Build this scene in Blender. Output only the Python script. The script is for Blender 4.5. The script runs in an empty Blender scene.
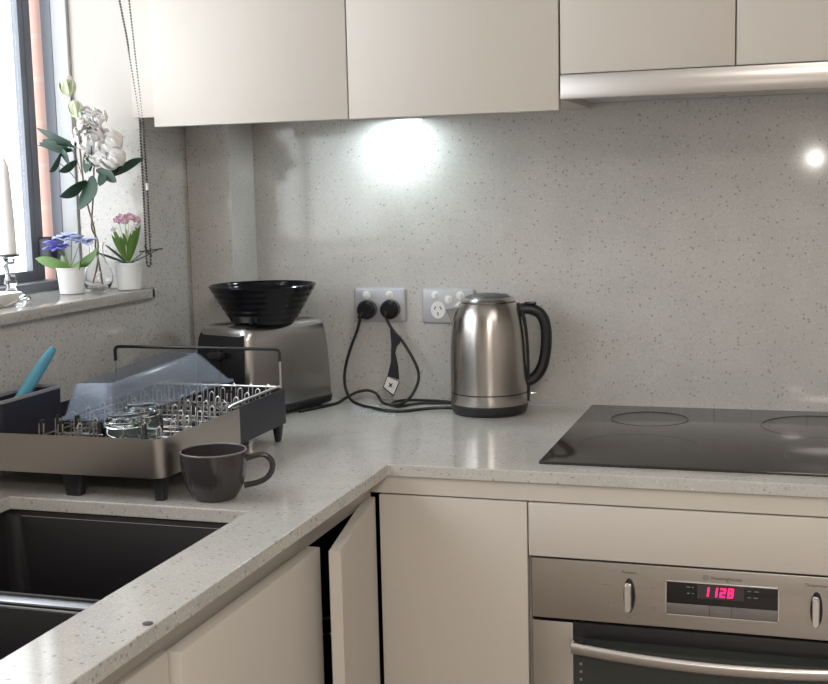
import bpy, bmesh, math, random
from mathutils import Vector, Matrix
random.seed(7)
PI = math.pi
H = 0.9                      # worktop height above the floor; scene coordinates below use worktop top = 0
scn = bpy.context.scene
col = scn.collection

# ------------------------------------------------------------------ camera
cam_d = bpy.data.cameras.new('camera'); cam = bpy.data.objects.new('camera', cam_d); col.objects.link(cam)
CY, CP, CR, FPX = map(float, (17.6657, -7.1984, -1.371, 1233.43))
yw, pt, rl = (math.radians(a) for a in (CY, CP, CR))
fw = Vector((-math.sin(yw)*math.cos(pt), math.cos(yw)*math.cos(pt), math.sin(pt)))
rt = Vector((math.cos(yw), math.sin(yw), 0)); up = rt.cross(fw)
r2 = rt*math.cos(rl)+up*math.sin(rl); u2 = up*math.cos(rl)-rt*math.sin(rl)
M = Matrix((r2, u2, -fw)).transposed().to_4x4()
M.translation = Vector((0.6526, -2.4913, 0.4556+H))
cam.matrix_world = M
cam_d.sensor_fit = 'HORIZONTAL'; cam_d.sensor_width = 36; cam_d.lens = 36*FPX/828
cam_d.clip_start = 0.02
scn.camera = cam

# ------------------------------------------------------------------ world, lights, exposure
w = bpy.data.worlds.new('sky'); scn.world = w; w.use_nodes = True
bg = w.node_tree.nodes['Background']
bg.inputs[0].default_value = (0.93, 0.97, 1.0, 1); bg.inputs[1].default_value = 3.3
scn.view_settings.view_transform = 'Standard'; scn.view_settings.look = 'None'
scn.view_settings.exposure = 0.46; scn.view_settings.gamma = 1; scn.view_settings.use_curve_mapping = False

def lamp(name, kind, loc, energy, color, target=None, **kw):
    d = bpy.data.lights.new(name, kind); d.energy = energy; d.color = color
    for k, v in kw.items(): setattr(d, k, v)
    o = bpy.data.objects.new(name, d); col.objects.link(o)
    o.location = Vector(loc)+Vector((0, 0, H))
    t = Vector(target) if target else Vector(loc)-Vector((0, 0, 1))
    o.rotation_euler = (t-Vector(loc)).to_track_quat('-Z', 'Y').to_euler()
    return o
lamp('ceiling_lamp_light', 'AREA', (1.2, -1.9, 1.47), 8, (1.0, 0.945, 0.88), shape='DISK', size=0.9)
lamp('ceiling_lamp_light', 'AREA', (1.2, -3.7, 1.47), 34, (1.0, 0.945, 0.88), shape='DISK', size=0.9)
lamp('window_daylight', 'AREA', (-0.97, -1.0, 0.72), 1.7, (0.84, 0.94, 1.0), target=(0.2, -1.0, 0.3), shape='RECTANGLE', size=1.3, size_y=0.85)
lamp('phone_flash', 'POINT', (0.684, -2.493, 0.526), 2.0, (1.0, 0.95, 0.88), shadow_soft_size=0.012)

# ------------------------------------------------------------------ materials
def mat(name, color, rough=0.5, metal=0.0, **kw):
    m = bpy.data.materials.new(name); m.use_nodes = True
    nt = m.node_tree; b = nt.nodes['Principled BSDF']
    b.inputs['Base Color'].default_value = (*color, 1); b.inputs['Roughness'].default_value = rough
    b.inputs['Metallic'].default_value = metal
    for k, v in kw.items():
        b.inputs[k.replace('_', ' ')].default_value = v
    # a faint procedural variation so nothing is perfectly uniform
    tc = nt.nodes.new('ShaderNodeTexCoord'); no = nt.nodes.new('ShaderNodeTexNoise'); no.inputs['Scale'].default_value = 14
    nt.links.new(tc.outputs['Object'], no.inputs['Vector'])
    mr = nt.nodes.new('ShaderNodeMapRange'); mr.inputs[3].default_value = max(0, rough-0.03); mr.inputs[4].default_value = min(1, rough+0.04)
    nt.links.new(no.outputs['Fac'], mr.inputs[0]); nt.links.new(mr.outputs[0], b.inputs['Roughness'])
    return m

def stone(name, base, rough):
    m = mat(name, base, rough); nt = m.node_tree; b = nt.nodes['Principled BSDF']; L = nt.links
    tc = nt.nodes.new('ShaderNodeTexCoord')
    cur = None
    big = nt.nodes.new('ShaderNodeTexNoise'); big.inputs['Scale'].default_value = 9; big.inputs['Detail'].default_value = 4
    L.new(tc.outputs['Object'], big.inputs['Vector'])
    cr = nt.nodes.new('ShaderNodeValToRGB')
    cr.color_ramp.elements[0].position = 0.3; cr.color_ramp.elements[1].position = 0.75
    cr.color_ramp.elements[0].color = (*[c*0.93 for c in base], 1); cr.color_ramp.elements[1].color = (*[min(1, c*1.06) for c in base], 1)
    L.new(big.outputs['Fac'], cr.inputs[0]); cur = cr.outputs[0]
    # (scale, fraction of cells that carry a chip, chip size, colour, strength)
    for sc_, thr, size, c, st in ((280, 0.80, 0.45, tuple(x*0.66 for x in base), .45), (320, 0.86, 0.42, (0.74, 0.72, 0.68), .4),
                                  (130, 0.85, 0.29, (0.13, 0.11, 0.09), .42), (150, 0.93, 0.26, (0.80, 0.78, 0.74), .3), (95, 0.93, 0.24, (0.22, 0.17, 0.14), .5)):
        v = nt.nodes.new('ShaderNodeTexVoronoi'); v.inputs['Scale'].default_value = sc_
        L.new(tc.outputs['Object'], v.inputs['Vector'])
        sep = nt.nodes.new('ShaderNodeSeparateColor'); L.new(v.outputs['Color'], sep.inputs[0])
        g = nt.nodes.new('ShaderNodeMath'); g.operation = 'GREATER_THAN'; g.inputs[1].default_value = thr
        L.new(sep.outputs[0], g.inputs[0])
        l = nt.nodes.new('ShaderNodeMath'); l.operation = 'LESS_THAN'; l.inputs[1].default_value = size
        L.new(v.outputs['Distance'], l.inputs[0])
        mu = nt.nodes.new('ShaderNodeMath'); mu.operation = 'MULTIPLY'; L.new(g.outputs[0], mu.inputs[0]); L.new(l.outputs[0], mu.inputs[1])
        m2 = nt.nodes.new('ShaderNodeMath'); m2.operation = 'MULTIPLY'; m2.inputs[1].default_value = st; L.new(mu.outputs[0], m2.inputs[0])
        mx = nt.nodes.new('ShaderNodeMix'); mx.data_type = 'RGBA'
        L.new(m2.outputs[0], mx.inputs[0]); L.new(cur, mx.inputs[6]); mx.inputs[7].default_value = (*c, 1)
        cur = mx.outputs[2]
    L.new(cur, b.inputs['Base Color'])
    return m

def brushed(name, color, rough, axis=2, amt=0.12, scale=260):
    m = mat(name, color, rough, 1.0); nt = m.node_tree; b = nt.nodes['Principled BSDF']; L = nt.links
    tc = nt.nodes.new('ShaderNodeTexCoord'); mp = nt.nodes.new('ShaderNodeMapping')
    s = [scale]*3; s[axis] = 3; mp.inputs['Scale'].default_value = s
    L.new(tc.outputs['Object'], mp.inputs['Vector'])
    no = nt.nodes.new('ShaderNodeTexNoise'); no.inputs['Scale'].default_value = 1; no.inputs['Detail'].default_value = 2
    L.new(mp.outputs[0], no.inputs['Vector'])
    mr = nt.nodes.new('ShaderNodeMapRange'); mr.inputs[3].default_value = rough-amt/2; mr.inputs[4].default_value = rough+amt/2
    L.new(no.outputs['Fac'], mr.inputs[0]); L.new(mr.outputs[0], b.inputs['Roughness'])
    b.inputs['Anisotropic'].default_value = 0.75
    if name.endswith('kettle'):
        tg_ = nt.nodes.new('ShaderNodeTangent'); tg_.direction_type = 'RADIAL'; tg_.axis = 'Z'; L.new(tg_.outputs[0], b.inputs['Tangent']); b.inputs['Anisotropic Rotation'].default_value = 0.25
    else:
        cb = nt.nodes.new('ShaderNodeCombineXYZ'); cb.inputs[1 if name.endswith('toaster') else 0].default_value = 1
        vt_ = nt.nodes.new('ShaderNodeVectorTransform'); vt_.convert_from = 'OBJECT'; vt_.convert_to = 'WORLD'; L.new(cb.outputs[0], vt_.inputs[0]); L.new(vt_.outputs[0], b.inputs['Tangent'])
    bp = nt.nodes.new('ShaderNodeBump'); bp.inputs['Strength'].default_value = 0.02; bp.inputs['Distance'].default_value = 0.0003
    L.new(no.outputs['Fac'], bp.inputs['Height']); L.new(bp.outputs[0], b.inputs['Normal'])
    return m

def glass(name, color=(1, 1, 1), rough=0.0, ior=1.45):
    return mat(name, color, rough, 0, Transmission_Weight=1.0, IOR=ior)

def brick(name):
    m = mat(name, (0.6, 0.3, 0.24), 0.9); nt = m.node_tree; b = nt.nodes['Principled BSDF']
    tc = nt.nodes.new('ShaderNodeTexCoord'); mp = nt.nodes.new('ShaderNodeMapping'); mp.inputs['Rotation'].default_value = (PI/2, 0, 0)
    br = nt.nodes.new('ShaderNodeTexBrick'); br.inputs['Color1'].default_value = (0.60, 0.38, 0.32, 1); br.inputs['Color2'].default_value = (0.57, 0.37, 0.32, 1)
    br.inputs['Mortar'].default_value = (0.56, 0.42, 0.37, 1); br.inputs['Scale'].default_value = 1
    br.inputs['Mortar Size'].default_value = 0.005; br.inputs['Brick Width'].default_value = 0.23; br.inputs['Row Height'].default_value = 0.086
    nt.links.new(tc.outputs['Object'], mp.inputs[0]); nt.links.new(mp.outputs[0], br.inputs['Vector']); nt.links.new(br.outputs[0], b.inputs['Base Color'])
    return m

STONE_W = stone('speckled_stone_splashback', (0.54, 0.525, 0.50), 0.08)
STONE_B = stone('speckled_stone_benchtop', (0.525, 0.51, 0.48), 0.11)
PLASTER = mat('cream_plaster', (0.56, 0.535, 0.50), 0.8)
CEIL = mat('white_ceiling_paint', (0.75, 0.73, 0.7), 0.9)
FLOOR = mat('brown_floor_tile', (0.42, 0.38, 0.34), 0.45)
CREAM = mat('cream_satin_laminate', (0.59, 0.545, 0.495), 0.42)
CREAM_IN = mat('shade_black_cabinet_inside', (0.03, 0.03, 0.035), 0.6)  # unlit cupboard interior, its shade put into the colour
STEEL = brushed('brushed_stainless_horizontal', (0.56, 0.53, 0.51), 0.30, 0, 0.06)
STEEL_V = brushed('brushed_stainless_kettle', (0.46, 0.43, 0.405), 0.25, 2, 0.05, 160)
STEEL_T = brushed('brushed_stainless_toaster', (0.47, 0.455, 0.445), 0.25, 1, 0.05, 160)
STEEL_R = brushed('brushed_stainless_rack', (0.52, 0.48, 0.45), 0.32, 2, 0.06)
WIRE = mat('steel_wire', (0.62, 0.6, 0.58), 0.28, 1.0)
CHROME = mat('chrome', (0.8, 0.8, 0.8), 0.1, 1.0)
ALU = mat('grey_anodised_aluminium', (0.20, 0.215, 0.25), 0.5, 0.3)
ALU_L = mat('pale_aluminium', (0.50, 0.51, 0.52), 0.5, 0.2)
BLACK = mat('black_satin_plastic', (0.014, 0.014, 0.017), 0.38)
BLACK_G = mat('black_gloss_plastic', (0.010, 0.010, 0.012), 0.14)
BLUEBLACK = mat('charcoal_blue_plastic', (0.022, 0.023, 0.036), 0.4)
RUBBER = mat('black_cable_rubber', (0.008, 0.008, 0.009), 0.45)
GREYRIM = mat('grey_plastic_rim', (0.30, 0.30, 0.33), 0.4)
HOBGLASS = mat('black_ceramic_glass', (0.030, 0.025, 0.023), 0.11)
RING = mat('printed_zone_ring', (0.030, 0.026, 0.025), 0.2)
SINK = mat('black_granite_sink', (0.012, 0.011, 0.013), 0.35)
SINK_DIV = mat('sky_tinted_divider_metal', (0.72, 0.75, 0.82), 0.34, 1.0)  # metal divider with the window's blue-white reflection put into its colour
CERAMIC = mat('charcoal_glazed_ceramic', (0.045, 0.040, 0.042), 0.14)
CERAMIC_RIM = mat('worn_ceramic_rim', (0.20, 0.17, 0.16), 0.2)
BOWLM = mat('black_glazed_bowl', (0.005, 0.005, 0.007), 0.12, 0, Specular_IOR_Level=0.3)
WHITE_P = mat('white_plastic', (0.80, 0.79, 0.77), 0.35)
WHITE_POT = mat('white_ceramic_pot', (0.80, 0.81, 0.82), 0.3)
GPO = mat('silver_painted_plate', (0.48, 0.48, 0.51), 0.35, 0.3)
BLUE = mat('pale_blue_handle', (0.10, 0.36, 0.50), 0.35)
TUBM = mat('frosted_clear_plastic', (0.33, 0.40, 0.52), 0.18, 0, Alpha=0.36)
WRAP = mat('clear_plastic_wrap', (0.85, 0.87, 0.9), 0.1, 0, Alpha=0.28)
GLASS = glass('clear_glass')
JARGL = glass('jar_glass', (0.9, 0.95, 0.95), 0.03)
PANE = mat('window_pane_glass', (1, 1, 1), 0.02, 0, Alpha=0.06)
OVENGL = mat('dark_oven_glass', (0.04, 0.046, 0.043), 0.06)
WAX = mat('white_candle_wax', (0.88, 0.87, 0.86), 0.5, 0, Subsurface_Weight=0.0)
LEAF = mat('dark_green_leaf', (0.018, 0.05, 0.032), 0.5)
LEAF_L = mat('grass_green_leaf', (0.10, 0.21, 0.04), 0.45)
STEMM = mat('green_stem', (0.22, 0.27, 0.13), 0.6)
TWIG = mat('brown_twig', (0.17, 0.13, 0.09), 0.7)
ROSE = mat('white_petal', (0.82, 0.80, 0.79), 0.6, 0, Subsurface_Weight=0.15)
BUD = mat('pale_green_petal', (0.62, 0.68, 0.48), 0.6)
VIOLET = mat('violet_petal', (0.22, 0.22, 0.68), 0.6)
LILAC = mat('lilac_petal', (0.52, 0.58, 0.82), 0.6)
PINK = mat('pink_petal', (0.80, 0.55, 0.66), 0.6)
SOIL = mat('dark_moss', (0.06, 0.07, 0.03), 0.9)
BRICK = brick('pale_red_brick')
PRINT = mat('dark_print', (0.05, 0.045, 0.045), 0.5)
PRINT_L = mat('faint_grey_print', (0.24, 0.23, 0.24), 0.5)
BEAD = mat('grey_metal_beads', (0.10, 0.095, 0.09), 0.45, 0.3)
BUTTON = mat('grey_button_strip', (0.22, 0.20, 0.20), 0.4, 0.5)
LCD = mat('smoked_display', (0.05, 0.04, 0.045), 0.3)
LED = bpy.data.materials.new('red_led_digits'); LED.use_nodes = True
_b = LED.node_tree.nodes['Principled BSDF']; _b.inputs['Base Color'].default_value = (0.5, 0.0, 0.05, 1)
_b.inputs['Emission Color'].default_value = (1.0, 0.01, 0.10, 1); _b.inputs['Emission Strength'].default_value = 2.2
LENS = bpy.data.materials.new('lit_led_lens'); LENS.use_nodes = True
_b = LENS.node_tree.nodes['Principled BSDF']; _b.inputs['Emission Color'].default_value = (0.8, 0.95, 1.0, 1); _b.inputs['Emission Strength'].default_value = 6
LENSW = bpy.data.materials.new('lit_warm_lens'); LENSW.use_nodes = True
_b = LENSW.node_tree.nodes['Principled BSDF']; _b.inputs['Emission Color'].default_value = (1, 0.9, 0.78, 1); _b.inputs['Emission Strength'].default_value = 5

# ------------------------------------------------------------------ mesh helpers
def V(p): return Vector(p)
def box(bm, a, b, bev=0.0, seg=2):
    a = V(a); b = V(b); c = (a+b)/2; s = b-a
    t = bmesh.new()
    bmesh.ops.create_cube(t, size=1)
    bmesh.ops.scale(t, vec=s, verts=t.verts); bmesh.ops.translate(t, vec=c, verts=t.verts)
    if bev > 0: bmesh.ops.bevel(t, geom=list(t.edges), offset=bev, segments=seg, affect='EDGES', profile=0.5)
    merge(bm, t)
def merge(bm, t, mtx=None):
    if mtx is not None: bmesh.ops.transform(t, matrix=mtx, verts=t.verts)
    me = bpy.data.meshes.new('tmp'); t.to_mesh(me); t.free(); bm.from_mesh(me); bpy.data.meshes.remove(me)
def rings(bm, loops, closed=True, cap0=True, cap1=True):
    vs = [[bm.verts.new(p) for p in lp] for lp in loops]
    n = len(vs[0])
    for i in range(len(vs)-1):
        for j in range(n if closed else n-1):
            k = (j+1) % n
            bm.faces.new((vs[i][j], vs[i][k], vs[i+1][k], vs[i+1][j]))
    if cap0 and n > 2: bm.faces.new(list(reversed(vs[0])))
    if cap1 and n > 2: bm.faces.new(vs[-1])
    return vs
def lathe(bm, prof, seg=48, c=(0, 0, 0), flute=None):
    """prof: list of (r, z); r=0 at an end closes it"""
    loops = []
    for r, z in prof:
        r = max(r, 1e-4)
        lp = []
        for i in range(seg):
            a = 2*PI*i/seg; rr = r*(flute(a, z) if flute else 1)
            lp.append((c[0]+rr*math.cos(a), c[1]+rr*math.sin(a), c[2]+z))
        loops.append(lp)
    rings(bm, loops)
def smooth_path(pts, n=8):
    P = [V(p) for p in pts]; out = []
    for i in range(len(P)-1):
        p0 = P[max(i-1, 0)]; p1 = P[i]; p2 = P[i+1]; p3 = P[min(i+2, len(P)-1)]
        for k in range(n):
            t = k/n
            out.append(0.5*((2*p1)+(p2-p0)*t+(2*p0-5*p1+4*p2-p3)*t*t+(3*p1-p0-3*p2+p3)*t**3))
    out.append(P[-1]); return out
def tube(bm, pts, r, seg=8, sm=0, flat=1.0, taper=None):
    P = smooth_path(pts, sm) if sm else [V(p) for p in pts]
    loops = []; prev = None
    for i, p in enumerate(P):
        d = (P[min(i+1, len(P)-1)]-P[max(i-1, 0)]).normalized()
        if prev is None:
            a = V((0, 0, 1)) if abs(d.z) < 0.9 else V((1, 0, 0)); n = (a-d*a.dot(d)).normalized()
        else: n = (prev-d*prev.dot(d)).normalized()
        prev = n; b = d.cross(n)
        rr = r if taper is None else r*taper(i/(len(P)-1))
        loops.append([p+n*rr*math.cos(2*PI*k/seg)+b*rr*flat*math.sin(2*PI*k/seg) for k in range(seg)])
    rings(bm, loops)
def rrect(w, d, r, n=5, cx=0, cy=0):
    out = []
    for sx, sy, a0 in ((1, 1, 0), (-1, 1, 90), (-1, -1, 180), (1, -1, 270)):
        for k in range(n+1):
            a = math.radians(a0+90*k/n)
            out.append((cx+sx*(w/2-r)+r*math.cos(a), cy+sy*(d/2-r)+r*math.sin(a)))
    return out
def rprism(bm, levels, cx=0, cy=0, n=6):
    """levels: (w, d, r, z)"""
    rings(bm, [[(x, y, z) for x, y in rrect(w, d, r, n, cx, cy)] for w, d, r, z in levels])
def cells(bm, xs, ys, z0, z1, inside, order='xyz'):
    """solid from a grid of filled cells (shared vertices)"""
    vt = {}
    def g(i, j, k):
        if (i, j, k) not in vt:
            p = (xs[i], ys[j], (z0, z1)[k])
            q = {'xyz': p, 'zxy': (p[2], p[0], p[1])}[order]
            vt[(i, j, k)] = bm.verts.new(q)
        return vt[(i, j, k)]
    F = {(i, j) for i in range(len(xs)-1) for j in range(len(ys)-1) if inside((xs[i]+xs[i+1])/2, (ys[j]+ys[j+1])/2)}
    for i, j in F:
        bm.faces.new((g(i, j, 1), g(i+1, j, 1), g(i+1, j+1, 1), g(i, j+1, 1)))
        bm.faces.new((g(i, j, 0), g(i, j+1, 0), g(i+1, j+1, 0), g(i+1, j, 0)))
        for (di, dj), (a, b) in (((0, -1), ((i, j), (i+1, j))), ((1, 0), ((i+1, j), (i+1, j+1))), ((0, 1), ((i+1, j+1), (i, j+1))), ((-1, 0), ((i, j+1), (i, j)))):
            if (i+di, j+dj) not in F:
                bm.faces.new((g(*a, 0), g(*b, 0), g(*b, 1), g(*a, 1)))
def leaf(bm, base, tip, width, droop=0.0, side=None, cup=0.25, n=8, th=0.0006, shape=None):
    base = V(base); tip = V(tip); d = tip-base
    s = V(side) if side else d.cross(V((0, 0, 1)))
    if s.length < 1e-6: s = V((1, 0, 0))
    s.normalize(); nrm = s.cross(d).normalized()
    top, bot = [], []
    for i in range(n+1):
        t = i/n; wd = width*0.5*((shape(t) if shape else math.sin(PI*min(1, t*0.96+0.04))**0.8))+0.0004
        p = base+d*t+nrm*(droop*4*t*(1-t))
        for s_, L in ((1, top), (-1, bot)):
            L.append([p-s*wd+nrm*(wd*cup+s_*th), p+nrm*(s_*th), p+s*wd+nrm*(wd*cup+s_*th)])
    rings(bm, [[a[0], a[1], a[2], b[2], b[1], b[0]] for a, b in zip(top, bot)])

def ring_y(bm, x, z):
    t = bmesh.new(); seg = 24
    rings(t, [[(r*math.cos(2*PI*k/seg), r*math.sin(2*PI*k/seg), q) for k in range(seg)] for r, q in ((.0042, 0), (.0042, .0003), (.0036, .0003), (.0036, 0), (.0042, 0))], cap0=False, cap1=False)
    merge(bm, t, Matrix.Translation(V((x, -0.0190, z))) @ Matrix.Rotation(PI/2, 4, 'X'))
def obj(name, bm, m, parent=None, loc=None, smooth=35):
    bmesh.ops.recalc_face_normals(bm, faces=bm.faces)
    me = bpy.data.meshes.new(name); bm.to_mesh(me); bm.free()
    me.materials.append(m)
    if smooth:
        me.shade_smooth(); me.set_sharp_from_angle(angle=math.radians(smooth))
    o = bpy.data.objects.new(name, me); col.objects.link(o)
    if parent: o.parent = parent
    else: o.location = V(loc or (0, 0, 0))+V((0, 0, H))
    return o
def tag(o, label, cat, group=None, kind=None):
    o['label'] = label; o['category'] = cat
    if group: o['group'] = group
    if kind: o['kind'] = kind
    return o
def thing(name, label, cat, loc=(0, 0, 0), rz=0, group=None):
    o = bpy.data.objects.new(name, None); o.empty_display_size = 0.02; col.objects.link(o)
    o.location = V(loc)+V((0, 0, H)); o.rotation_euler = (0, 0, rz)
    return tag(o, label, cat, group)
def struct(name, bm, m, label, cat='wall', smooth=0, bevel=0):
    o = obj(name, bm, m, smooth=smooth); tag(o, label, cat, kind='structure')
    if bevel:
        md = o.modifiers.new('bevel', 'BEVEL'); md.width = bevel; md.segments = 2; md.limit_method = 'ANGLE'
    return o
def part(name, m, parent, fn, smooth=35, label=None):
    bm = bmesh.new(); fn(bm); o = obj(name, bm, m, parent, smooth=smooth)
    if label: o['label'] = label
    return o
def solo(name, m, fn, label, cat, loc=(0, 0, 0), group=None, smooth=35, rz=0):
    bm = bmesh.new(); fn(bm); o = obj(name, bm, m, None, loc, smooth); o.rotation_euler = (0, 0, rz)
    return tag(o, label, cat, group)
def copy_tree(o, parent=None):
    c = o.copy(); col.objects.link(c); c.parent = parent
    for ch in list(o.children): copy_tree(ch, c)
    return c
def text_bm(s, size, th=0.0002):
    cu = bpy.data.curves.new('t', 'FONT'); cu.body = s; cu.size = size; cu.extrude = th; cu.align_x = 'CENTER'; cu.align_y = 'CENTER'
    o = bpy.data.objects.new('t', cu); col.objects.link(o)
    dg = bpy.context.evaluated_depsgraph_get(); dg.update()
    me = bpy.data.meshes.new_from_object(o.evaluated_get(dg)); bm = bmesh.new(); bm.from_mesh(me)
    bpy.data.objects.remove(o); bpy.data.curves.remove(cu); bpy.data.meshes.remove(me)
    return bm
def wall_text(bm, s, size, c, th=0.0002):
    """text standing in an xz plane, facing -y"""
    t = text_bm(s, size, th); merge(bm, t, Matrix.Translation(V(c)) @ Matrix.Rotation(PI/2, 4, 'X'))

# ------------------------------------------------------------------ room shell
XR, YB = 2.7, -4.6            # far right wall, wall behind the camera
CZ = 1.5
bm = bmesh.new(); box(bm, (-1.0, YB-0.1, -H-0.1), (XR+0.1, 0.1, -H)); struct('floor', bm, FLOOR, 'brown tiled kitchen floor under the cabinets', 'floor')
bm = bmesh.new(); box(bm, (-1.0, YB-0.1, CZ), (XR+0.1, 0.1, CZ+0.1)); struct('ceiling', bm, CEIL, 'white painted ceiling above the kitchen', 'ceiling')
bm = bmesh.new(); box(bm, (-1.0, 0, -H), (XR+0.1, 0.1, CZ)); struct('wall_back', bm, STONE_W, 'speckled grey stone splashback wall behind kettle and cooktop')
bm = bmesh.new(); box(bm, (XR, YB, -H), (XR+0.1, 0, CZ)); struct('wall_right', bm, PLASTER, 'cream plaster wall at the far right of the kitchen')
bm = bmesh.new(); box(bm, (-1.0, YB-0.1, -H), (XR, YB, CZ)); struct('wall_front', bm, PLASTER, 'cream plaster wall opposite the splashback')
WY0, WY1, WZ0, WZ1 = -1.9, -0.2965, 0.240, 1.22       # window opening
bm = bmesh.new()
cells(bm, [YB, WY0, WY1, 0], [-H, WZ0, WZ1, CZ], -0.812, -0.604, lambda y, z: not (WY0 < y < WY1 and WZ0 < z < WZ1), 'zxy')
struct('wall_left', bm, PLASTER, 'cream plaster wall around the window on the left')
bm = bmesh.new()
cells(bm, [YB, WY0, WY1+0.002, 0], [-H, WZ0-0.02, WZ1, CZ], -0.874, -0.813, lambda y, z: not (WY0 < y < WY1 and WZ0-0.02 < z < WZ1), 'zxy')
struct('wall_outside', bm, BRICK, 'pale red brick outside wall seen through the window gap')
# stone cladding on the left wall and around the recess, corner box
bm = bmesh.new()
cells(bm, [-2.4, -0.300, 0.0], [0.0, WZ0+0.006, 0.58], -0.6035, -0.600, lambda y, z: not (y < -0.3001 and z > WZ0+0.006), 'zxy')
struct('trim_1', bm, STONE_W, 'speckled stone splashback panel on left wall under the sill', 'splashback')
bm = bmesh.new(); box(bm, (-0.748, -0.3002, 0.2665), (-0.6038, -0.2968, 0.58))
struct('trim_2', bm, STONE_W, 'speckled stone lining on the window recess beside potted flowers', 'splashback')
bm = bmesh.new(); box(bm, (-0.5998, -0.118, 0.0), (-0.499, -0.0002, 0.72), 0.001, 1)
struct('wall_corner', bm, STONE_W, 'boxed stone clad pier in the corner behind the toaster')
# stone window sill
bm = bmesh.new(); box(bm, (-0.795, WY0+0.004, 0.2475), (-0.586, -0.301, 0.266), 0.0015, 2); box(bm, (-0.5995, -0.312, 0.2475), (-0.586, -0.288, 0.266), 0.0015)
struct('trim_3', bm, STONE_B, 'speckled stone window sill carrying candle and flower pots', 'window sill', smooth=35)

# ------------------------------------------------------------------ window
bm = bmesh.new()
YW0, YW1 = WY0+0.002, WY1-0.001
cells(bm, [YW0, YW0+0.03, YW1-0.008, YW1], [WZ0+0.001, 0.284, WZ1-0.04, WZ1-0.001], -0.811, -0.787, lambda y, z: not (YW0+0.03 < y < YW1-0.008 and 0.284 < z < WZ1-0.04), 'zxy')
box(bm, (-0.846, YW0+0.02, 0.2665), (-0.811, YW1-0.006, 0.284)); box(bm, (-0.846, YW0+0.02, WZ1-0.04), (-0.811, YW1-0.006, WZ1-0.02))
win = struct('window_1', bm, ALU, 'grey aluminium sliding window over the left bench', 'window', smooth=0, bevel=0.0012)
win['kind'] = 'structure'
bm = bmesh.new(); box(bm, (-0.7865, YW1-0.008, 0.268), (-0.752, YW1, WZ1-0.002), 0.001); obj('reveal_strip', bm, ALU_L, win).location = (0, 0, 0)
def sash(bm):
    cells(bm, [-1.12, -1.085, -0.358, -0.317], [0.285, 0.305, WZ1-0.075, WZ1-0.041], -0.842, -0.827, lambda y, z: not (-1.085 < y < -0.358 and 0.305 < z < WZ1-0.075), 'zxy')
    box(bm, (-0.8272, -0.341, 0.30), (-0.8242, -0.334, WZ1-0.06))
part('sash', ALU, win, sash, 0)
part('pane', PANE, win, lambda bm: box(bm, (-0.837, -1.0849, 0.3051), (-0.833, -0.3581, WZ1-0.0751)), 0)
part('latch', BLUEBLACK, win, lambda bm: box(bm, (-0.8262, -0.345, 0.318), (-0.790, -0.319, 0.372), 0.009, 4))

# ------------------------------------------------------------------ worktop
bm = bmesh.new()
XS = [-0.5995, -0.50, -0.102, 0.0, 1.75]; YS = [-2.45, -1.66, -0.925, -0.6, -0.118, -0.0005]
def wt(x, y):
    if x > 0: return y > -0.6
    if -0.50 < x < -0.102 and -1.66 < y < -0.925: return False
    return True
cells(bm, XS, YS, -0.02, 0.0, wt)
o = obj('worktop', bm, STONE_B, smooth=0); tag(o, 'L-shaped speckled pale stone benchtop with sink cutout', 'benchtop')
md = o.modifiers.new('bevel', 'BEVEL'); md.width = 0.0015; md.segments = 2; md.limit_method = 'ANGLE'

# ------------------------------------------------------------------ sink
sk = thing('double_sink', 'black undermount double bowl sink set in left bench', 'sink', (-0.301, -1.29, -0.0205))
def bowl_bm(y0, y1):
    def f(bm):
        w = 0.410; d = y1-y0; cy = (y0+y1)/2
        lv = [(w, d, .012, 0.0), (w, d, .012, -0.004), (w-.006, d-.006, .02, -0.01), (w-.03, d-.03, .03, -0.17), (w-.07, d-.07, .03, -0.185)]
        outer = [(w+.014, d+.010, .012, 0.0), (w+.014, d+.010, .012, -0.195)]
        L = [[(x, y, z) for x, y in rrect(a, b, r, 6, 0, cy)] for a, b, r, z in reversed(lv)]
        L += [[(x, y, z) for x, y in rrect(a, b, r, 6, 0, cy)] for a, b, r, z in outer]
        rings(bm, L)
    return f
part('sink_bowl', SINK, sk, bowl_bm(0.027, 0.372), label='rear bowl nearer the dish rack')
part('sink_bowl', SINK, sk, bowl_bm(-0.385, -0.010), label='front bowl nearer the window end')
part('divider', SINK_DIV, sk, lambda bm: box(bm, (-0.202, -0.0108, -0.012), (0.202, 0.0262, -0.0025), 0.0012, 2), label='metal divider ridge between the bowls, window sheen in its colour')
for cy in (0.2, -0.2):
    part('drain', CHROME, sk, lambda bm: lathe(bm, [(0, -0.1845), (.04, -0.1845), (.042, -0.183), (.03, -0.1825), (0, -0.184)], 32, (0, cy, 0)))

# ------------------------------------------------------------------ base cabinets
KZ = -0.78      # cabinet bottoms; kickboard below
ct = thing('corner_cabinet', 'cream corner base cabinet with partly open folded door', 'cabinet')
def corner_body(bm):
    # hollow L carcass: outer walls, shelf, floor
    th = 0.016
    def poly(z0, z1):
        cells(bm, [-0.58, -0.04, 0.228], [-0.90, -0.578, -0.03], z0, z1, lambda x, y: x < -0.04 or y > -0.578)
    poly(KZ, KZ+th); poly(-0.42, -0.42+th)
    box(bm, (-0.58, -0.046, KZ+th), (0.228, -0.03, -0.0215))
    box(bm, (-0.596, -0.90, KZ), (-0.58, -0.03, -0.0215))
    box(bm, (0.212, -0.578, KZ), (0.228, -0.046, -0.0215))
    box(bm, (-0.58, -0.90, KZ+th), (-0.04, -0.884, -0.0215))
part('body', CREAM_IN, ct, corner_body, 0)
def rail(bm):
    box(bm, (-0.036, -0.594, -0.05), (0.2335, -0.579, -0.0205))
    box(bm, (-0.0395, -0.905, -0.063), (-0.034, -0.594, -0.0205))
part('rail', CREAM, ct, rail, 0)
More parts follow.
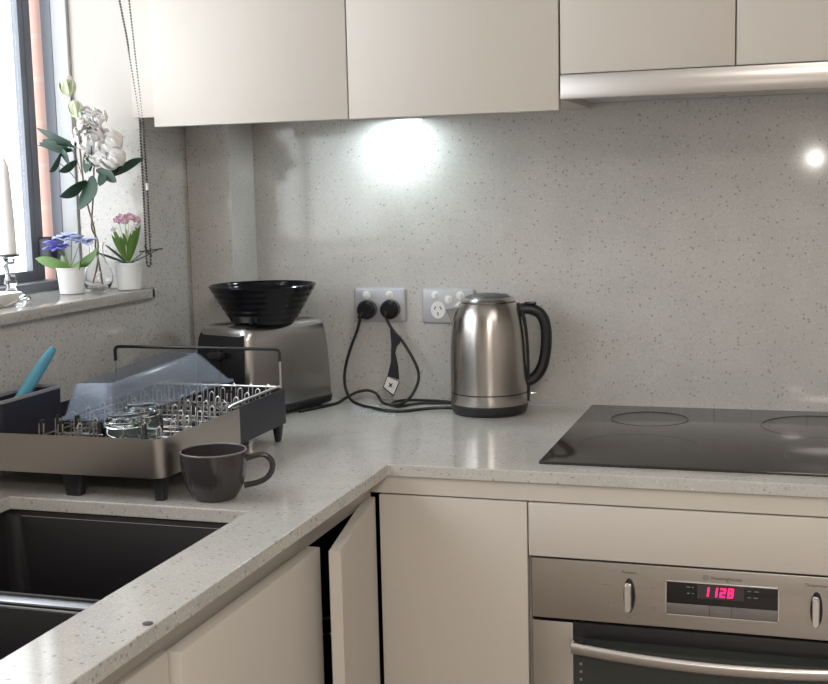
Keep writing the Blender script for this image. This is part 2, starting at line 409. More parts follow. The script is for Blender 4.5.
part('door', CREAM, ct, lambda bm: box(bm, (-0.0185, -0.597, KZ+.005), (0.2325, -0.5795, -0.0525), 0.0012, 2), label='closed flat cream door beside the oven')
# folded door leaf swung open
def leaf_door(bm):
    a = V((-0.0235, -0.602)); b = V((0.031, -0.905)); d = (b-a).normalized(); n = V((-d.y, d.x))
    n = -n if n.x > 0 else n
    t = bmesh.new()
    lp = [a, b, b+n*0.018, a+n*0.018]
    rings(t, [[(p.x, p.y, KZ+.005) for p in lp], [(p.x, p.y, -0.0555) for p in lp]])
    bmesh.ops.recalc_face_normals(t, faces=t.faces)
    bmesh.ops.bevel(t, geom=list(t.edges), offset=0.001, segments=2, affect='EDGES'); merge(bm, t)
part('door', CREAM, ct, leaf_door, label='cream door leaf standing ajar')
part('lazy_susan', CHROME, ct, lambda bm: (tube(bm, [(-0.28, -0.36, KZ+.016), (-0.28, -0.36, -0.022)], 0.012, 16),
     tube(bm, [(-0.28+.22*math.cos(a*PI/16), -0.36+.22*math.sin(a*PI/16), -0.30) for a in range(33)], 0.003, 6),
     lathe(bm, [(0, -0.330), (.222, -0.330), (.222, -0.326), (0, -0.326)], 40, (-0.28, -0.36, 0))), label='wire carousel inside')

sc = thing('sink_cabinet', 'long cream base cabinet with flat doors under the sink', 'cabinet')
part('body', CREAM, sc, lambda bm: (box(bm, (-0.596, -2.44, KZ), (-0.042, -2.424, -0.03)), box(bm, (-0.596, -0.921, KZ), (-0.042, -0.905, -0.03)),
     box(bm, (-0.596, -2.424, KZ), (-0.042, -0.921, KZ+.016)), box(bm, (-0.048, -2.44, -0.075), (-0.0405, -0.906, -0.0205)), box(bm, (-0.0405, -2.44, -0.063), (-0.034, -0.906, -0.0205))), 0)
def farleaf(bm):
    box(bm, (-0.028, -1.305, KZ+.005), (-0.008, -0.887, -0.0575), 0.0012, 2)
part('door', CREAM, sc, farleaf, label='cream door standing slightly proud')
part('door', CREAM, sc, lambda bm: box(bm, (-0.040, -1.80, KZ+.005), (-0.0225, -1.309, -0.0555), 0.0012, 2))
part('door', CREAM, sc, lambda bm: box(bm, (-0.040, -2.40, KZ+.005), (-0.0225, -1.803, -0.0555), 0.0012, 2))

OX0, OX1 = 0.2378, 0.8408
oc = thing('oven_cabinet', 'cream base cabinet that houses the built-in oven', 'cabinet')
part('body', CREAM, oc, lambda bm: (box(bm, (0.2295, -0.577, KZ), (0.235, -0.03, -0.0205)), box(bm, (0.840, -0.577, KZ), (0.8445, -0.03, -0.0205)),
     box(bm, (0.235, -0.577, KZ), (0.840, -0.03, -0.76)), box(bm, (0.2337, -0.594, -0.05), (0.8405, -0.579, -0.0205))), 0)
part('drawer_front', CREAM, oc, lambda bm: box(bm, (OX0-.0028, -0.597, -0.1400), (OX1, -0.5795, -0.0525), 0.0012, 2), label='plain cream panel above the oven')
bc = thing('drawer_cabinet', 'cream base cabinet to the right of the oven', 'cabinet')
part('body', CREAM, bc, lambda bm: box(bm, (0.8455, -0.577, KZ), (1.74, -0.03, -0.0205)), 0)
part('door', CREAM, bc, lambda bm: box(bm, (0.8436, -0.597, KZ+.005), (1.29, -0.5795, -0.0525), 0.0012, 2))
part('door', CREAM, bc, lambda bm: box(bm, (1.293, -0.597, KZ+.005), (1.74, -0.5795, -0.0525), 0.0012, 2))
bm = bmesh.new(); box(bm, (-0.08, -0.53, -H), (1.74, -0.515, KZ-.001)); box(bm, (-0.085, -2.44, -H), (-0.07, -0.53, KZ-.001))
struct('baseboard_1', bm, CREAM, 'cream kickboard under the base cabinets', 'kickboard')

# ------------------------------------------------------------------ oven
ov = thing('built_in_oven', 'stainless built-in electric oven showing red 1128 clock', 'oven', (0.5385, -0.5795, -0.1425))
part('carcass', BLACK, ov, lambda bm: box(bm, (-0.297, 0.003, -0.590), (0.297, 0.48, -0.002)), 0)
part('control_panel', STEEL, ov, lambda bm: box(bm, (-0.2985, -0.019, -0.0985), (0.2985, 0.003, 0), 0.0012, 2))
def door_frame(bm):
    cells(bm, [-0.2985, -0.232, 0.232, 0.2985], [-0.58, -0.53, -0.108, -0.1065], -0.018, 0.002, lambda x, z: abs(x) > 0.232 or z < -0.53)
# build the frame in the xz plane
bm = bmesh.new(); box(bm, (-0.2985, -0.019, -0.585), (-0.232, 0.0025, -0.1035), 0.001); box(bm, (0.232, -0.019, -0.585), (0.2985, 0.0025, -0.1035), 0.001); box(bm, (-0.232, -0.019, -0.585), (0.232, 0.0025, -0.53))
door = obj('door', bm, STEEL, ov)
part('door_glass', OVENGL, door, lambda bm: (box(bm, (-0.2315, -0.016, -0.5295), (0.2315, 0.002, -0.1035))))
part('top_band', BLACK, door, lambda bm: box(bm, (-0.2315, -0.0172, -0.1285), (0.2315, -0.0158, -0.1036), 0.0003))
part('inner_trim', STEEL, door, lambda bm: [box(bm, (-0.222, -0.0175, -0.170-0.013*k), (-0.218, -0.0162, -0.174-0.013*k)) for k in range(20)] , label='dotted rack supports seen through the glass')
def dhandle(bm):
    pts = []
    n = 28
    for i in range(n+1):
        x = -0.232+0.464*i/n; t = (x/0.232)
        pts.append((x, -0.036-0.014*(1-t*t), -0.139-0.008*(1-t*t)))
    loops = []
    for p in pts:
        loops.append([(p[0], p[1]+0.006*math.cos(a), p[2]+0.0098*math.sin(a)) for a in [2*PI*k/14 for k in range(14)]])
    rings(bm, loops)
    box(bm, (-0.232, -0.038, -0.147), (-0.216, -0.0185, -0.131), 0.002); box(bm, (0.216, -0.038, -0.147), (0.232, -0.0185, -0.131), 0.002)
part('handle', STEEL, door, dhandle, label='bowed steel bar handle')
def knob(x):
    def f(bm):
        t = bmesh.new(); lathe(t, [(0, 0), (.0245, 0), (.0245, .002), (.021, .003), (0, .003)], 40)
        merge(bm, t, Matrix.Translation(V((x, -0.019, -0.051))) @ Matrix.Rotation(PI/2, 4, 'X') @ Matrix.Diagonal((0.36, 1.15, 1, 1)))
    return f
def knob_grip(x):
    def f(bm):
        t = bmesh.new()
        rings(t, [[(a*s, b*s2, z) for a, b in rrect(0.0105, 0.046, 0.005, 5)] for s, s2, z in ((1, 1, .003), (1, 1, .014), (.75, .93, .0175))])
        merge(bm, t, Matrix.Translation(V((x-0.001, -0.019, -0.0515))) @ Matrix.Rotation(PI/2, 4, 'X'))
    return f
for x in (-0.142, 0.139):
    k = part('knob', BLACK_G, ov, knob(x))
    part('grip', CHROME, k, knob_grip(x), label='bright metal grip')
def disp(bm): box(bm, (-0.0865, -0.0205, -0.0785), (0.0855, -0.0188, -0.0265), 0.0006)
dp = part('display', BLACK_G, ov, disp)
part('display_frame', CHROME, dp, lambda bm: [box(bm, a, b) for a, b in (((-0.088, -0.0202, -0.080), (-0.0865, -0.0188, -0.025)), ((0.0855, -0.0202, -0.080), (0.087, -0.0188, -0.025)), ((-0.088, -0.0202, -0.080), (0.087, -0.0188, -0.0785)), ((-0.088, -0.0202, -0.0265), (0.087, -0.0188, -0.025)))])
part('clock_window', LCD, dp, lambda bm: box(bm, (-0.038, -0.0210, -0.0495), (0.034, -0.0204, -0.0275)))
def seg_digit(bm, ch, x, z, w=0.0078, h=0.0150, t=0.0024, sl=0.12):
    S = {'1': 'bc', '2': 'abged', '8': 'abcdefg'}[ch]
    def q(x0, z0, x1, z1):
        y0, y1 = -0.0216, -0.0209
        lp = lambda y: [(x+x0+sl*z0, y, z+z0), (x+x1+sl*z0, y, z+z0), (x+x1+sl*z1, y, z+z1), (x+x0+sl*z1, y, z+z1)]
        rings(bm, [lp(y0), lp(y1)])
    g = 0.0003; hw = w/2; hh = h/2
    R = {'a': (-hw+g, hh-t, hw-g, hh), 'd': (-hw+g, -hh, hw-g, -hh+t), 'g': (-hw+g, -t/2, hw-g, t/2),
         'b': (hw-t, g, hw, hh-g), 'c': (hw-t, -hh+g, hw, -g), 'f': (-hw, g, -hw+t, hh-g), 'e': (-hw, -hh+g, -hw+t, -g)}
    for s in S: q(*R[s])
def digits(bm):
    for ch, x in zip('1128', (-0.0240, -0.0110, 0.0015, 0.0135)): seg_digit(bm, ch, x, -0.0385, 0.0088, 0.0152, 0.0028)
part('clock_digits', LED, dp, digits, 0, label='glowing red digits 1128')
part('button_strip', BUTTON, dp, lambda bm: [box(bm, (a, -0.0212, -0.0778), (b, -0.0204, -0.0605), 0.0003) for a, b in ((-0.0858, -0.0195), (-0.0190, 0.0145), (0.0150, 0.0848))])
dp.location = (0, 0, 0.0035); dp.scale = (0.972, 1, 1)
part('brand_name', PRINT, ov, lambda bm: wall_text(bm, 'Westinghouse', 0.0082, (0.0060, -0.0192, -0.0133)), 0, label='small dark printed brand name')
em = part('emblem', PRINT, ov, lambda bm: ring_y(bm, -0.0245, -0.0128), 0, label='small circled letter emblem')
part('emblem_letter', PRINT, em, lambda bm: wall_text(bm, 'W', 0.0052, (-0.0245, -0.0192, -0.0128)), 0)
for k, tx in zip([c for c in ov.children if c.name.startswith('knob')], ('Function', 'Temperature')):
    part('knob_caption', PRINT, k, lambda bm: wall_text(bm, tx, 0.0065, (-0.142 if tx[0] == 'F' else 0.139, -0.0192, -0.0135)), 0)
for x, z, w_ in ((-0.178, -0.036, .014), (-0.168, -0.0365, .003), (-0.176, -0.068, .010), (-0.105, -0.035, .012), (-0.104, -0.0375, .010), (-0.105, -0.067, .010), (-0.1045, -0.0695, .012), (-0.142, -0.0875, .008)):
    part('printed_mark', PRINT_L, ov, lambda bm: box(bm, (x-w_/2, -0.0195, z-.0006), (x+w_/2, -0.0189, z+.0006)), 0)
for x, z, w_ in ((-0.052, -0.033, .006), (-0.045, -0.033, .003), (-0.052, -0.043, .004), (-0.045, -0.043, .003), (0.042, -0.033, .005), (0.053, -0.033, .007), (0.042, -0.043, .005), (0.052, -0.043, .007), (-0.004, -0.0690, .010), (0.024, -0.0690, .004)):
    part('printed_mark', PRINT_L, dp, lambda bm: box(bm, (x-w_/2, -0.0216, z-.0005), (x+w_/2, -0.0205, z+.0005)), 0)

# ------------------------------------------------------------------ cooktop
hb = thing('cooktop', 'frameless black glass cooktop set in the bench', 'cooktop', (0.5395, -0.283, 0.0003))
part('glass_plate', HOBGLASS, hb, lambda bm: box(bm, (-0.297, -0.265, 0), (0.297, 0.265, 0.0045), 0.0015, 2))
def ring(cx, cy, r):
    def f(bm):
        seg = 56
        rings(bm, [[(cx+q*math.cos(2*PI*k/seg), cy+q*math.sin(2*PI*k/seg), z) for k in range(seg)] for q, z in ((r, .0044), (r, .0047), (r-.0016, .0047), (r-.0016, .0044), (r, .0044))], cap0=False, cap1=False)
    return f
for cx, cy, r in ((-0.165, 0.135, .073), (0.145, 0.115, .105), (-0.155, -0.12, .105), (0.16, -0.14, .075)):
    part('zone_ring', RING, hb, ring(cx, cy, r))

# ------------------------------------------------------------------ wall cabinets
def wall_cab(x0, x1, split, z0, label, lip=0.02):
    c = thing('wall_cabinet', label, 'cabinet', (x0, 0, z0))
    part('body', CREAM, c, lambda bm: box(bm, (0.001, -0.330, lip), (x1-x0-0.001, -0.001, CZ-z0-0.08), 0.0008), 0)
    xs = [0]+split+[x1-x0]
    for a, b in zip(xs, xs[1:]):
        part('door', CREAM, c, lambda bm: box(bm, (a+.0012, -0.350, 0), (b-.0012, -0.3315, CZ-z0-0.082), 0.0012, 2))
    return c
wc = wall_cab(-0.543, 0.2445, [0.3985], 0.580, 'cream two-door wall cabinet above the toaster and power points')
part('side_filler', CREAM, wc, lambda bm: box(bm, (-0.056, -0.330, 0.02), (0.0, -0.312, CZ-.58-.08), 0.0005), 0)
wall_cab(0.2455, 0.8435, [0.2935], 0.641, 'cream two-door wall cabinet above the rangehood', 0.001)
wall_cab(0.8445, 1.74, [0.448], 0.580, 'cream wall cabinet beyond the rangehood')
# LED puck under the cabinet
lp = thing('under_cabinet_light', 'small round light glowing under the left wall cabinet', 'light', (-0.160, -0.060, 0.5995))
part('housing', ALU_L, lp, lambda bm: lathe(bm, [(0, 0), (.032, 0), (.032, -.0022), (.027, -.0022), (.027, -.0015), (0, -.0015)], 32))
part('lens', LENS, lp, lambda bm: lathe(bm, [(0, -.0016), (.026, -.0016), (.026, -.0021), (0, -.0021)], 32))
l = lamp('led_light', 'AREA', (-0.160, -0.060, 0.5965), 0.62, (0.80, 0.95, 1.0), shape='DISK', size=0.05)

# ------------------------------------------------------------------ rangehood
rh = thing('rangehood', 'slim stainless slide-out rangehood under right wall cabinets', 'rangehood', (0.2455, 0, 0.597))
part('front_fascia', STEEL, rh, lambda bm: box(bm, (0.0035, -0.364, 0), (0.597, -0.350, 0.0415), 0.0015, 2))
part('canopy', ALU_L, rh, lambda bm: box(bm, (0.002, -0.3495, 0.014), (0.596, -0.002, 0.043), 0.001), 0)
part('visor_lip', WIRE, rh, lambda bm: box(bm, (0.004, -0.3495, 0.002), (0.594, -0.338, 0.0135), 0.001))
part('filter', WIRE, rh, lambda bm: box(bm, (0.03, -0.31, 0.0125), (0.57, -0.05, 0.0139), 0.0005), 0)

# ------------------------------------------------------------------ power points
def gpo_plate(bm, w_=0.1165, h_=0.0735):
    t = bmesh.new()
    rings(t, [[(x, y, z) for x, y in rrect(w_-i*2, h_-i*2, .006, 4)] for i, z in ((0, 0), (0, .004), (.0025, .0085), (.004, .009))])
    merge(bm, t, Matrix.Rotation(PI/2, 4, 'X'))
def disc_y(bm, x, z, r, y0, y1, sx=1, sz=1, seg=28, bev=0.0006):
    t = bmesh.new(); h_ = y0-y1
    lathe(t, [(0, 0), (r, 0), (r, h_-bev), (r-bev, h_), (0, h_)], seg)
    merge(bm, t, Matrix.Translation(V((x, y0, z))) @ Matrix.Rotation(PI/2, 4, 'X') @ Matrix.Diagonal((sx, sz, 1, 1)))
def power_point(name, label, loc, socks, switches):
    g = thing(name, label, 'power point', loc)
    part('plate', GPO, g, gpo_plate)
    for x, z in socks:
        s = part('socket', WHITE_P, g, lambda bm: disc_y(bm, x, z, .0165, -.0088, -.0102, .95, 1.12))
        def slots(bm):
            for ang, ox, oz in ((28, -.0062, .0042), (-28, .0062, .0042), (0, 0, -.0085)):
                t = bmesh.new(); box(t, (-.0011, -.0106, -.0038), (.0011, -.0099, .0038)); merge(bm, t, Matrix.Translation(V((x+ox, 0, z+oz))) @ Matrix.Rotation(math.radians(ang), 4, 'Y'))
        part('slots', PRINT, s, slots, 0)
    for x, z in switches:
        part('switch', WHITE_P, g, lambda bm: (disc_y(bm, x, z, .0088, -.0086, -.0105), box(bm, (x-.0035, -.0135, z-.0055), (x+.0035, -.0100, z+.0055), .0012)))
    return g
power_point('power_point', 'silver double power point holding two black plugs', (-0.2130, -0.0003, 0.2052), [(-.029, -.009), (.022, -.009)], [(-.029, .0215), (.022, .0215)])
power_point('power_point', 'silver power point with an empty socket beside the kettle', (-0.0610, -0.0003, 0.2036), [(-.022, -.008), (.029, -.008)], [(-.027, .0225), (.001, .0145), (.027, .0225)])

def adopt(o, parent):
    """parent o (modelled in scene coordinates) under a placed thing without moving it"""
    o.parent = parent; o.location = (0, 0, H); o.matrix_parent_inverse = (Matrix.Translation(parent.location) @ Matrix.Rotation(parent.rotation_euler.z, 4, 'Z')).inverted()
def cord(owner, x, z, path, r=0.0032):
    bm = bmesh.new(); tube(bm, path, r, 10, 8)
    c = obj('power_cord', bm, RUBBER, None); adopt(c, owner); c['label'] = 'black rubber power cord'
    def body(bm):
        disc_y(bm, x, z, .0205, -.0106, -.030, bev=.004); disc_y(bm, x, z, .0185, -.030, -.036, bev=.003)
        tube(bm, [(x-.004, -.033, z-.004), (x-.011, -.036, z-.014) if owner is kt else (x-.003, -.037, z-.012), path[0]], .0055, 12, 4)
    part('plug', BLACK_G, c, body)
    return c
def make_cords():
    c1 = cord(kt, -.2385, .196,
     [(-.248, -.036, .182), (-.257, -.032, .154), (-.276, -.030, .110), (-.288, -.032, .067), (-.284, -.045, .034), (-.264, -.068, .010), (-.236, -.092, .0035), (-.200, -.122, .0035),
      (-.156, -.150, .0035), (-.122, -.150, .0035), (-.092, -.124, .0035), (-.060, -.105, .0040), (-.022, -.098, .0045)])
    c2 = cord(ts, -.1860, .197,
     [(-.190, -.038, .185), (-.186, -.036, .172), (-.174, -.035, .152), (-.156, -.035, .132), (-.133, -.036, .096), (-.121, -.038, .068), (-.121, -.044, .043), (-.130, -.070, .018), (-.139, -.105, .0095),
      (-.155, -.122, .0100), (-.180, -.100, .0100), (-.200, -.062, .012), (-.213, -.050, .021), (-.232, -.048, .026), (-.255, -.050, .022), (-.275, -.060, .012), (-.286, -.090, .0045), (-.306, -.135, .0035), (-.330, -.190, .0035)])
    spare(c1); strap_tag(c2)
def spare(c1):
    part('spare_loop', RUBBER, c1, lambda bm: tube(bm, [(-.022, -.058, .0045), (-.06, -.030, .0035), (-.106, -.022, .0035), (-.150, -.024, .0035), (-.170, -.045, .0035), (-.168, -.079, .0035), (-.146, -.098, .0035), (-.099, -.094, .0100), (-.060, -.088, .0105), (-.022, -.080, .0115)], .0030, 10, 8))
def strap_tag(c2):
    def slab(pts, y, th):
        def f(bm): rings(bm, [[(x, y, z) for x, z in pts], [(x, y+th, z) for x, z in pts]])
        return f
    part('strap', BLACK, c2, slab([(-.180, .158), (-.154, .137), (-.159, .128), (-.166, .120), (-.1695, .108), (-.164, .077), (-.1625, .050), (-.1885, .057), (-.180, .087), (-.178, .124)], -.0420, .0018), 0, label='flat black strap')
    lb = part('label', WHITE_P, c2, slab([(-.188, .0560), (-.1635, .0455), (-.176, .0175), (-.197, .0335)], -.0430, .0009), 0, label='small white warning label with dark symbol')
    part('label_border', BLACK, c2, slab([(-.1895, .0575), (-.1615, .0455), (-.176, .0135), (-.1995, .0320)], -.0420, .0014), 0)
    part('label_symbol', PRINT, c2, lambda bm: [merge(bm, bx_, Matrix.Translation(V((-.1815, 0, .038))) @ Matrix.Rotation(math.radians(a), 4, 'Y')) for a, bx_ in ((55, mk((-.0065, -.0437, -.0006), (.0065, -.0429, .0006))), (-35, mk((-.0065, -.0437, -.0006), (.0065, -.0429, .0006))), (20, mk((-.0026, -.0437, -.0032), (.0026, -.0429, .0032))))], 0)
def mk(a, b):
    t = bmesh.new(); box(t, a, b); return t
# crumpled clear wrap lying under the cords
def wrap(bm):
    n, m_ = 12, 9; rnd = random.Random(3)
    H_ = [[abs(rnd.gauss(0.0, .0016))+.0006 for _ in range(m_+1)] for _ in range(n+1)]
    up_ = [[(-.215+.095*i/n-.045*(j/m_), -.196+.120*j/m_, .0006+.0006*H_[i][j]/.002+(0.0012 if (i*7+j*3) % 5 == 0 else 0)) for j in range(m_+1)] for i in range(n+1)]
    top = [[bm.verts.new(p) for p in r] for r in up_]; bot = [[bm.verts.new((p[0], p[1], p[2]-.0004)) for p in r] for r in up_]
    for i in range(n):
        for j in range(m_):
            bm.faces.new((top[i][j], top[i+1][j], top[i+1][j+1], top[i][j+1])); bm.faces.new((bot[i][j], bot[i][j+1], bot[i+1][j+1], bot[i+1][j]))
solo('plastic_wrap', WRAP, wrap, 'crumpled clear plastic wrap lying under the black cords', 'plastic wrap', smooth=0)

# ------------------------------------------------------------------ kettle
kt = thing('electric_kettle', 'brushed stainless electric kettle with black handle', 'kettle', (0.051, -0.109, 0.0003), math.radians(14))
part('base', BLACK, kt, lambda bm: lathe(bm, [(0, 0), (.068, 0), (.074, .003), (.0765, .010), (.0775, .019), (.076, .021), (0, .021)], 64))
part('lower_band', STEEL_V, kt, lambda bm: lathe(bm, [(0, .0212), (.0768, .0212), (.0775, .023), (.0778, .0425), (0, .0425)], 64))
part('seam', BLACK_G, kt, lambda bm: lathe(bm, [(0, .0426), (.0772, .0426), (.0772, .0446), (0, .0446)], 64))
def kbody(bm):
    pr = [(0, .0447), (.0776, .0447), (.0778, .060), (.0776, .10), (.0768, .135), (.0745, .165), (.0705, .190), (.0645, .209), (.0585, .219), (.0555, .2225), (0, .2225)]
    lathe(bm, pr, 72)
part('body', STEEL_V, kt, kbody, 40)
KCAP = mat('dark_grey_lid_plastic', (0.07, 0.07, 0.072), 0.4)
ld = part('lid', STEEL_V, kt, lambda bm: lathe(bm, [(0, .2226), (.0545, .2226), (.0560, .2255), (.053, .2300), (.047, .2325), (0, .2325)], 64))
part('lid_cap', KCAP, ld, lambda bm: lathe(bm, [(0, .2326), (.045, .2326), (.040, .2365), (.025, .2392), (0, .240)], 48))
def spout(bm):
    # open V-shaped beak on the left side
    L = []
    for t, (x, z, hw) in enumerate(((-.0725, .172, .003), (-.0755, .192, .014), (-.0850, .2150, .019))):
        L.append([(x, 0, z-.006), (x+.030, hw+.006, z), (x+.034, 0, z), (x+.030, -hw-.006, z)])
    rings(bm, L)
part('spout', STEEL_V, kt, spout, 50)
def strip(bm):
    rings(bm, [[(r_, -.013, z), (r_+.0065, -.011, z), (r_+.0065, .011, z), (r_, .013, z)] for r_, z in ((.0735, .023), (.0745, .045), (.0745, .10), (.0735, .135), (.0715, .165), (.068, .190), (.061, .212), (.056, .220))])
hd = part('handle', BLACK, kt, lambda bm: (strip(bm), tube(bm, [(.060, 0, .207), (.078, 0, .208), (.096, 0, .203), (.1085, 0, .190), (.1145, 0, .168), (.1150, 0, .140), (.1120, 0, .112), (.105, 0, .088), (.092, 0, .070), (.074, 0, .060)], .0112, 14, 6, flat=1.15)))
part('lid_button', BLACK_G, hd, lambda bm: box(bm, (.072, -.009, .2165), (.096, .009, .2215), .002))
part('switch_lever', CHROME, kt, lambda bm: box(bm, (.076, -.006, .036), (.094, .006, .0395), .0015), label='small chrome switch lever')

# ------------------------------------------------------------------ toaster
ts = thing('toaster', 'brushed stainless toaster with black end panel, bowl on top', 'toaster', (-0.413, -0.170, 0.0003), math.radians(-20))
TW, TL = .154, .258
part('base', BLACK, ts, lambda bm: rprism(bm, [(TW-.02, TL-.02, .012, 0.004), (TW, TL, .018, .008), (TW+.004, TL+.004, .018, .020), (TW, TL, .018, .0225)]))
for sx in (-1, 1):
    for sy in (-1, 1):
        part('foot', RUBBER, ts, lambda bm: lathe(bm, [(0, 0), (.009, 0), (.009, .0045), (0, .0045)], 16, (sx*.055, sy*.10, 0)))
def tbody(bm):
    rprism(bm, [(TW+.002, TL-.004, .016, .0226), (TW+.002, TL-.006, .018, .06), (TW-.001, TL-.010, .02, .12), (TW-.005, TL-.017, .022, .160), (TW-.008, TL-.022, .022, .174), (TW-.014, TL-.029, .022, .182), (TW-.026, TL-.042, .022, .186)])
part('body', STEEL_T, ts, tbody, 50)
def endp(bm):
    L = []
    for w_, y, z in ((TW-.020, -.1285, .024), (TW-.020, -.1278, .06), (TW-.022, -.1265, .12), (TW-.028, -.1215, .163), (TW-.032, -.1175, .172)):
        L.append([(-w_/2, y, z), (w_/2, y, z), (w_/2, y+.014, z), (-w_/2, y+.014, z)])
    rings(bm, L)
ep = part('end_panel', BLACK_G, ts, endp, 30, label='black plastic end panel')
part('lever', BLACK, ep, lambda bm: box(bm, (-.018, -.143, .125), (.018, -.1265, .137), .003))
part('lever_slot', RUBBER, ep, lambda bm: box(bm, (-.003, -.1292, .055), (.003, -.1255, .150), .0008))
0 and part('browning_dial', CHROME, ep, lambda bm: disc_y(bm, .036, .085, .013, -.127, -.136, bev=.002))
for sx in (-1, 1):
    part('bread_slot', BLACK, ts, lambda bm: box(bm, (sx*.032-.014, -.095, .1855), (sx*.032+.014, .095, .1868), .0005))
def tmarks(bm):
    for k, (w_, h_) in enumerate(((.006, .004), (.003, .005), (.004, .003), (.003, .005), (.004, .003))):
        box(bm, (.0738, -.035+.012*k, .118-h_/2), (.0760, -.035+.012*k+w_, .118+h_/2))
part('emblem', CHROME, ts, tmarks, 0, label='small worn maker mark')

# ribbed bowl on the toaster
def rib_bowl(bm):
    o_, n = [], 26
    for i in range(n+1):
        t = i/n; r = .066+.0430*t**0.95; z = .005+.072*t
        r += (.0008*math.sin(t*PI*2*6) if 0.08 < t < 0.95 else 0)
        o_.append((r, z))
    inner = [(r-.0035, z+.001) for r, z in reversed(o_)]
    prof = [(0, 0.002), (.056, 0.0), (.061, .0010)]+o_+[(.1075, .0785)]+inner+[(.055, .011), (0, .010)]
    lathe(bm, prof, 72)
solo('bowl', BOWLM, rib_bowl, 'black ribbed glazed bowl resting on top of the toaster', 'bowl', (-0.395, -0.205, 0.1873), smooth=50)

make_cords()

# ------------------------------------------------------------------ dish rack
dr = thing('dish_rack', 'stainless dish rack tray with black feet on left bench', 'dish rack', (0, 0, 0.0003))
RX0, RX1, RY0, RY1 = -0.585, -0.242, -0.912, -0.650
def skirt(bm):
    # open rounded U of sheet steel (front, right and left), wall 1.5 mm
    pts = [(RX1, RY1), (RX1, RY0+.022)]
    pts += [(RX1-.022+.022*math.cos(a), RY0+.022-.022*math.sin(a)) for a in [PI/2*k/8 for k in range(1, 9)]]
    pts += [(RX0+.022, RY0)]
    pts += [(RX0+.022-.022*math.sin(a), RY0+.022-.022*math.cos(a)) for a in [PI/2*k/8 for k in range(1, 9)]]
    pts += [(RX0, RY1)]
    inn = []
    for i, p in enumerate(pts):
        d = V(pts[min(i+1, len(pts)-1)])-V(pts[max(i-1, 0)]); n = V((d.y, -d.x)).normalized()
        inn.append((p[0]-n.x*-.0015*-1, p[1]-n.y*.0015*1) if False else (p[0]+n.x*.0015*(1), p[1]+n.y*.0015*(1)))
    # choose inward side
    cx, cy = (RX0+RX1)/2, (RY0+RY1)/2
    if (V(inn[0])-V((cx, cy))).length > (V(pts[0])-V((cx, cy))).length:
        inn = [(2*p[0]-q[0], 2*p[1]-q[1]) for p, q in zip(pts, inn)]
    z0, z1 = .036, .095
    rings(bm, [[(p[0], p[1], z0), (p[0], p[1], z1), (q[0], q[1], z1), (q[0], q[1], z0)] for p, q in zip(pts, inn)])
part('steel_skirt', STEEL_R, dr, skirt, 40)
def base_tray(bm):
    x0, x1, y0, y1 = RX0+.0018, RX1-.0018, RY0+.0018, -.452
    rprism(bm, [(x1-x0, RY1-y0, .020, .040), (x1-x0, RY1-y0, .020, .052)], (x0+x1)/2, (y0+RY1)/2)
part('drip_tray', BLACK, dr, base_tray)
def extension(bm):
    x0, x1, y0, y1 = RX0+.003, RX1-.002, RY1-.01, -.446
    pts = [(x1, y0), (x1, y1-.012)]+[(x1-.012+.012*math.cos(a), y1-.012+.012*math.sin(a)) for a in [PI/2*k/6 for k in range(1, 7)]]
    pts += [(x0+.012-.012*math.sin(a), y1-.012+.012*math.cos(a)) for a in [PI/2*k/6 for k in range(0, 7)]]+[(x0, y0)]
    cx, cy = (x0+x1)/2, y0
    inn = [(p[0]+(.004 if p[0] < cx else -.004), p[1]-(.004 if p[1] > y1-.0125 else 0)) for p in pts]
    rings(bm, [[(p[0], p[1], .033), (p[0], p[1], .096), (q[0], q[1], .096), (q[0], q[1], .033)] for p, q in zip(pts, inn)])
    box(bm, (x0+.003, y0, .034), (x1-.003, y1-.003, .045))
part('extension_tray', BLUEBLACK, dr, extension, 40, label='black pull-out end of the rack')
for x, y, w_ in ((-.258, -.893, .015), (-.405, -.893, .026), (-.560, -.893, .015), (-.258, -.462, .010), (-.560, -.462, .010)):
    part('foot', BLACK, dr, lambda bm: rings(bm, [[(x+a, y+b, z) for a, b in rrect(w_*s, .016*s, .004, 4)] for s, z in ((1.0, 0), (1.05, .006), (1.35, .0395))]) if y < -.8 else
         rings(bm, [[(x+a, y+b, z) for a, b in rrect(w_*s, .016*s, .003, 4)] for s, z in ((.9, 0), (1.0, .006), (1.5, .0328))]))
def wires(bm):
    for k in range(9):
        x = -.57+.039*k; tube(bm, [(x, -.905, .066), (x, -.455, .066)], .0013, 6)
    for k in range(7):
        y = -.89+.07*k; tube(bm, [(-.578, y, .064), (-.252, y, .064)], .0013, 6)
part('wire_base', WIRE, dr, wires)
tr_ = []
for k in range(10):
    y = -.880+.044*k
    def tine(bm):
        x = -.262
        n = 0
        while x > -.50 and n < 7:
            if any(math.hypot(x-.010-jx, y-jy) < .046 for jx, jy in ((-.335, -.858), (-.345, -.790))):
                x -= .034; n += 1; continue
            tube(bm, [(x, y, .067), (x, y+.004, .104), (x-.004, y+.006, .1075), (x-.008, y+.004, .104), (x-.008, y, .067)], .0011, 6)
            tube(bm, [(x-.008, y, .067), (x-.020, y+.012, .067), (x-.026, y, .078)], .0010, 6)
            x -= .034; n += 1
        tube(bm, [(-.255, y, .072), (-.50, y, .072)], .0012, 6)
    row = part('tine_row', WIRE, dr, tine)
    if k in (0, 1, 4, 7, 10):
        for j in ((3, 5, 6) if k < 2 else (1, 4)):
            part('rubber_tip', RUBBER, row, lambda bm: tube(bm, [(-.262-.034*j-.004, y+.0055, .092), (-.262-.034*j-.004, y+.0065, .110)], .0042, 8), label='black rubber tip')
def siderail(bm):
    tube(bm, [(-.258, -.660, .078), (-.256, -.660, .092), (-.253, -.652, .1005), (-.2535, -.452, .1005)], .0026, 8, 3)
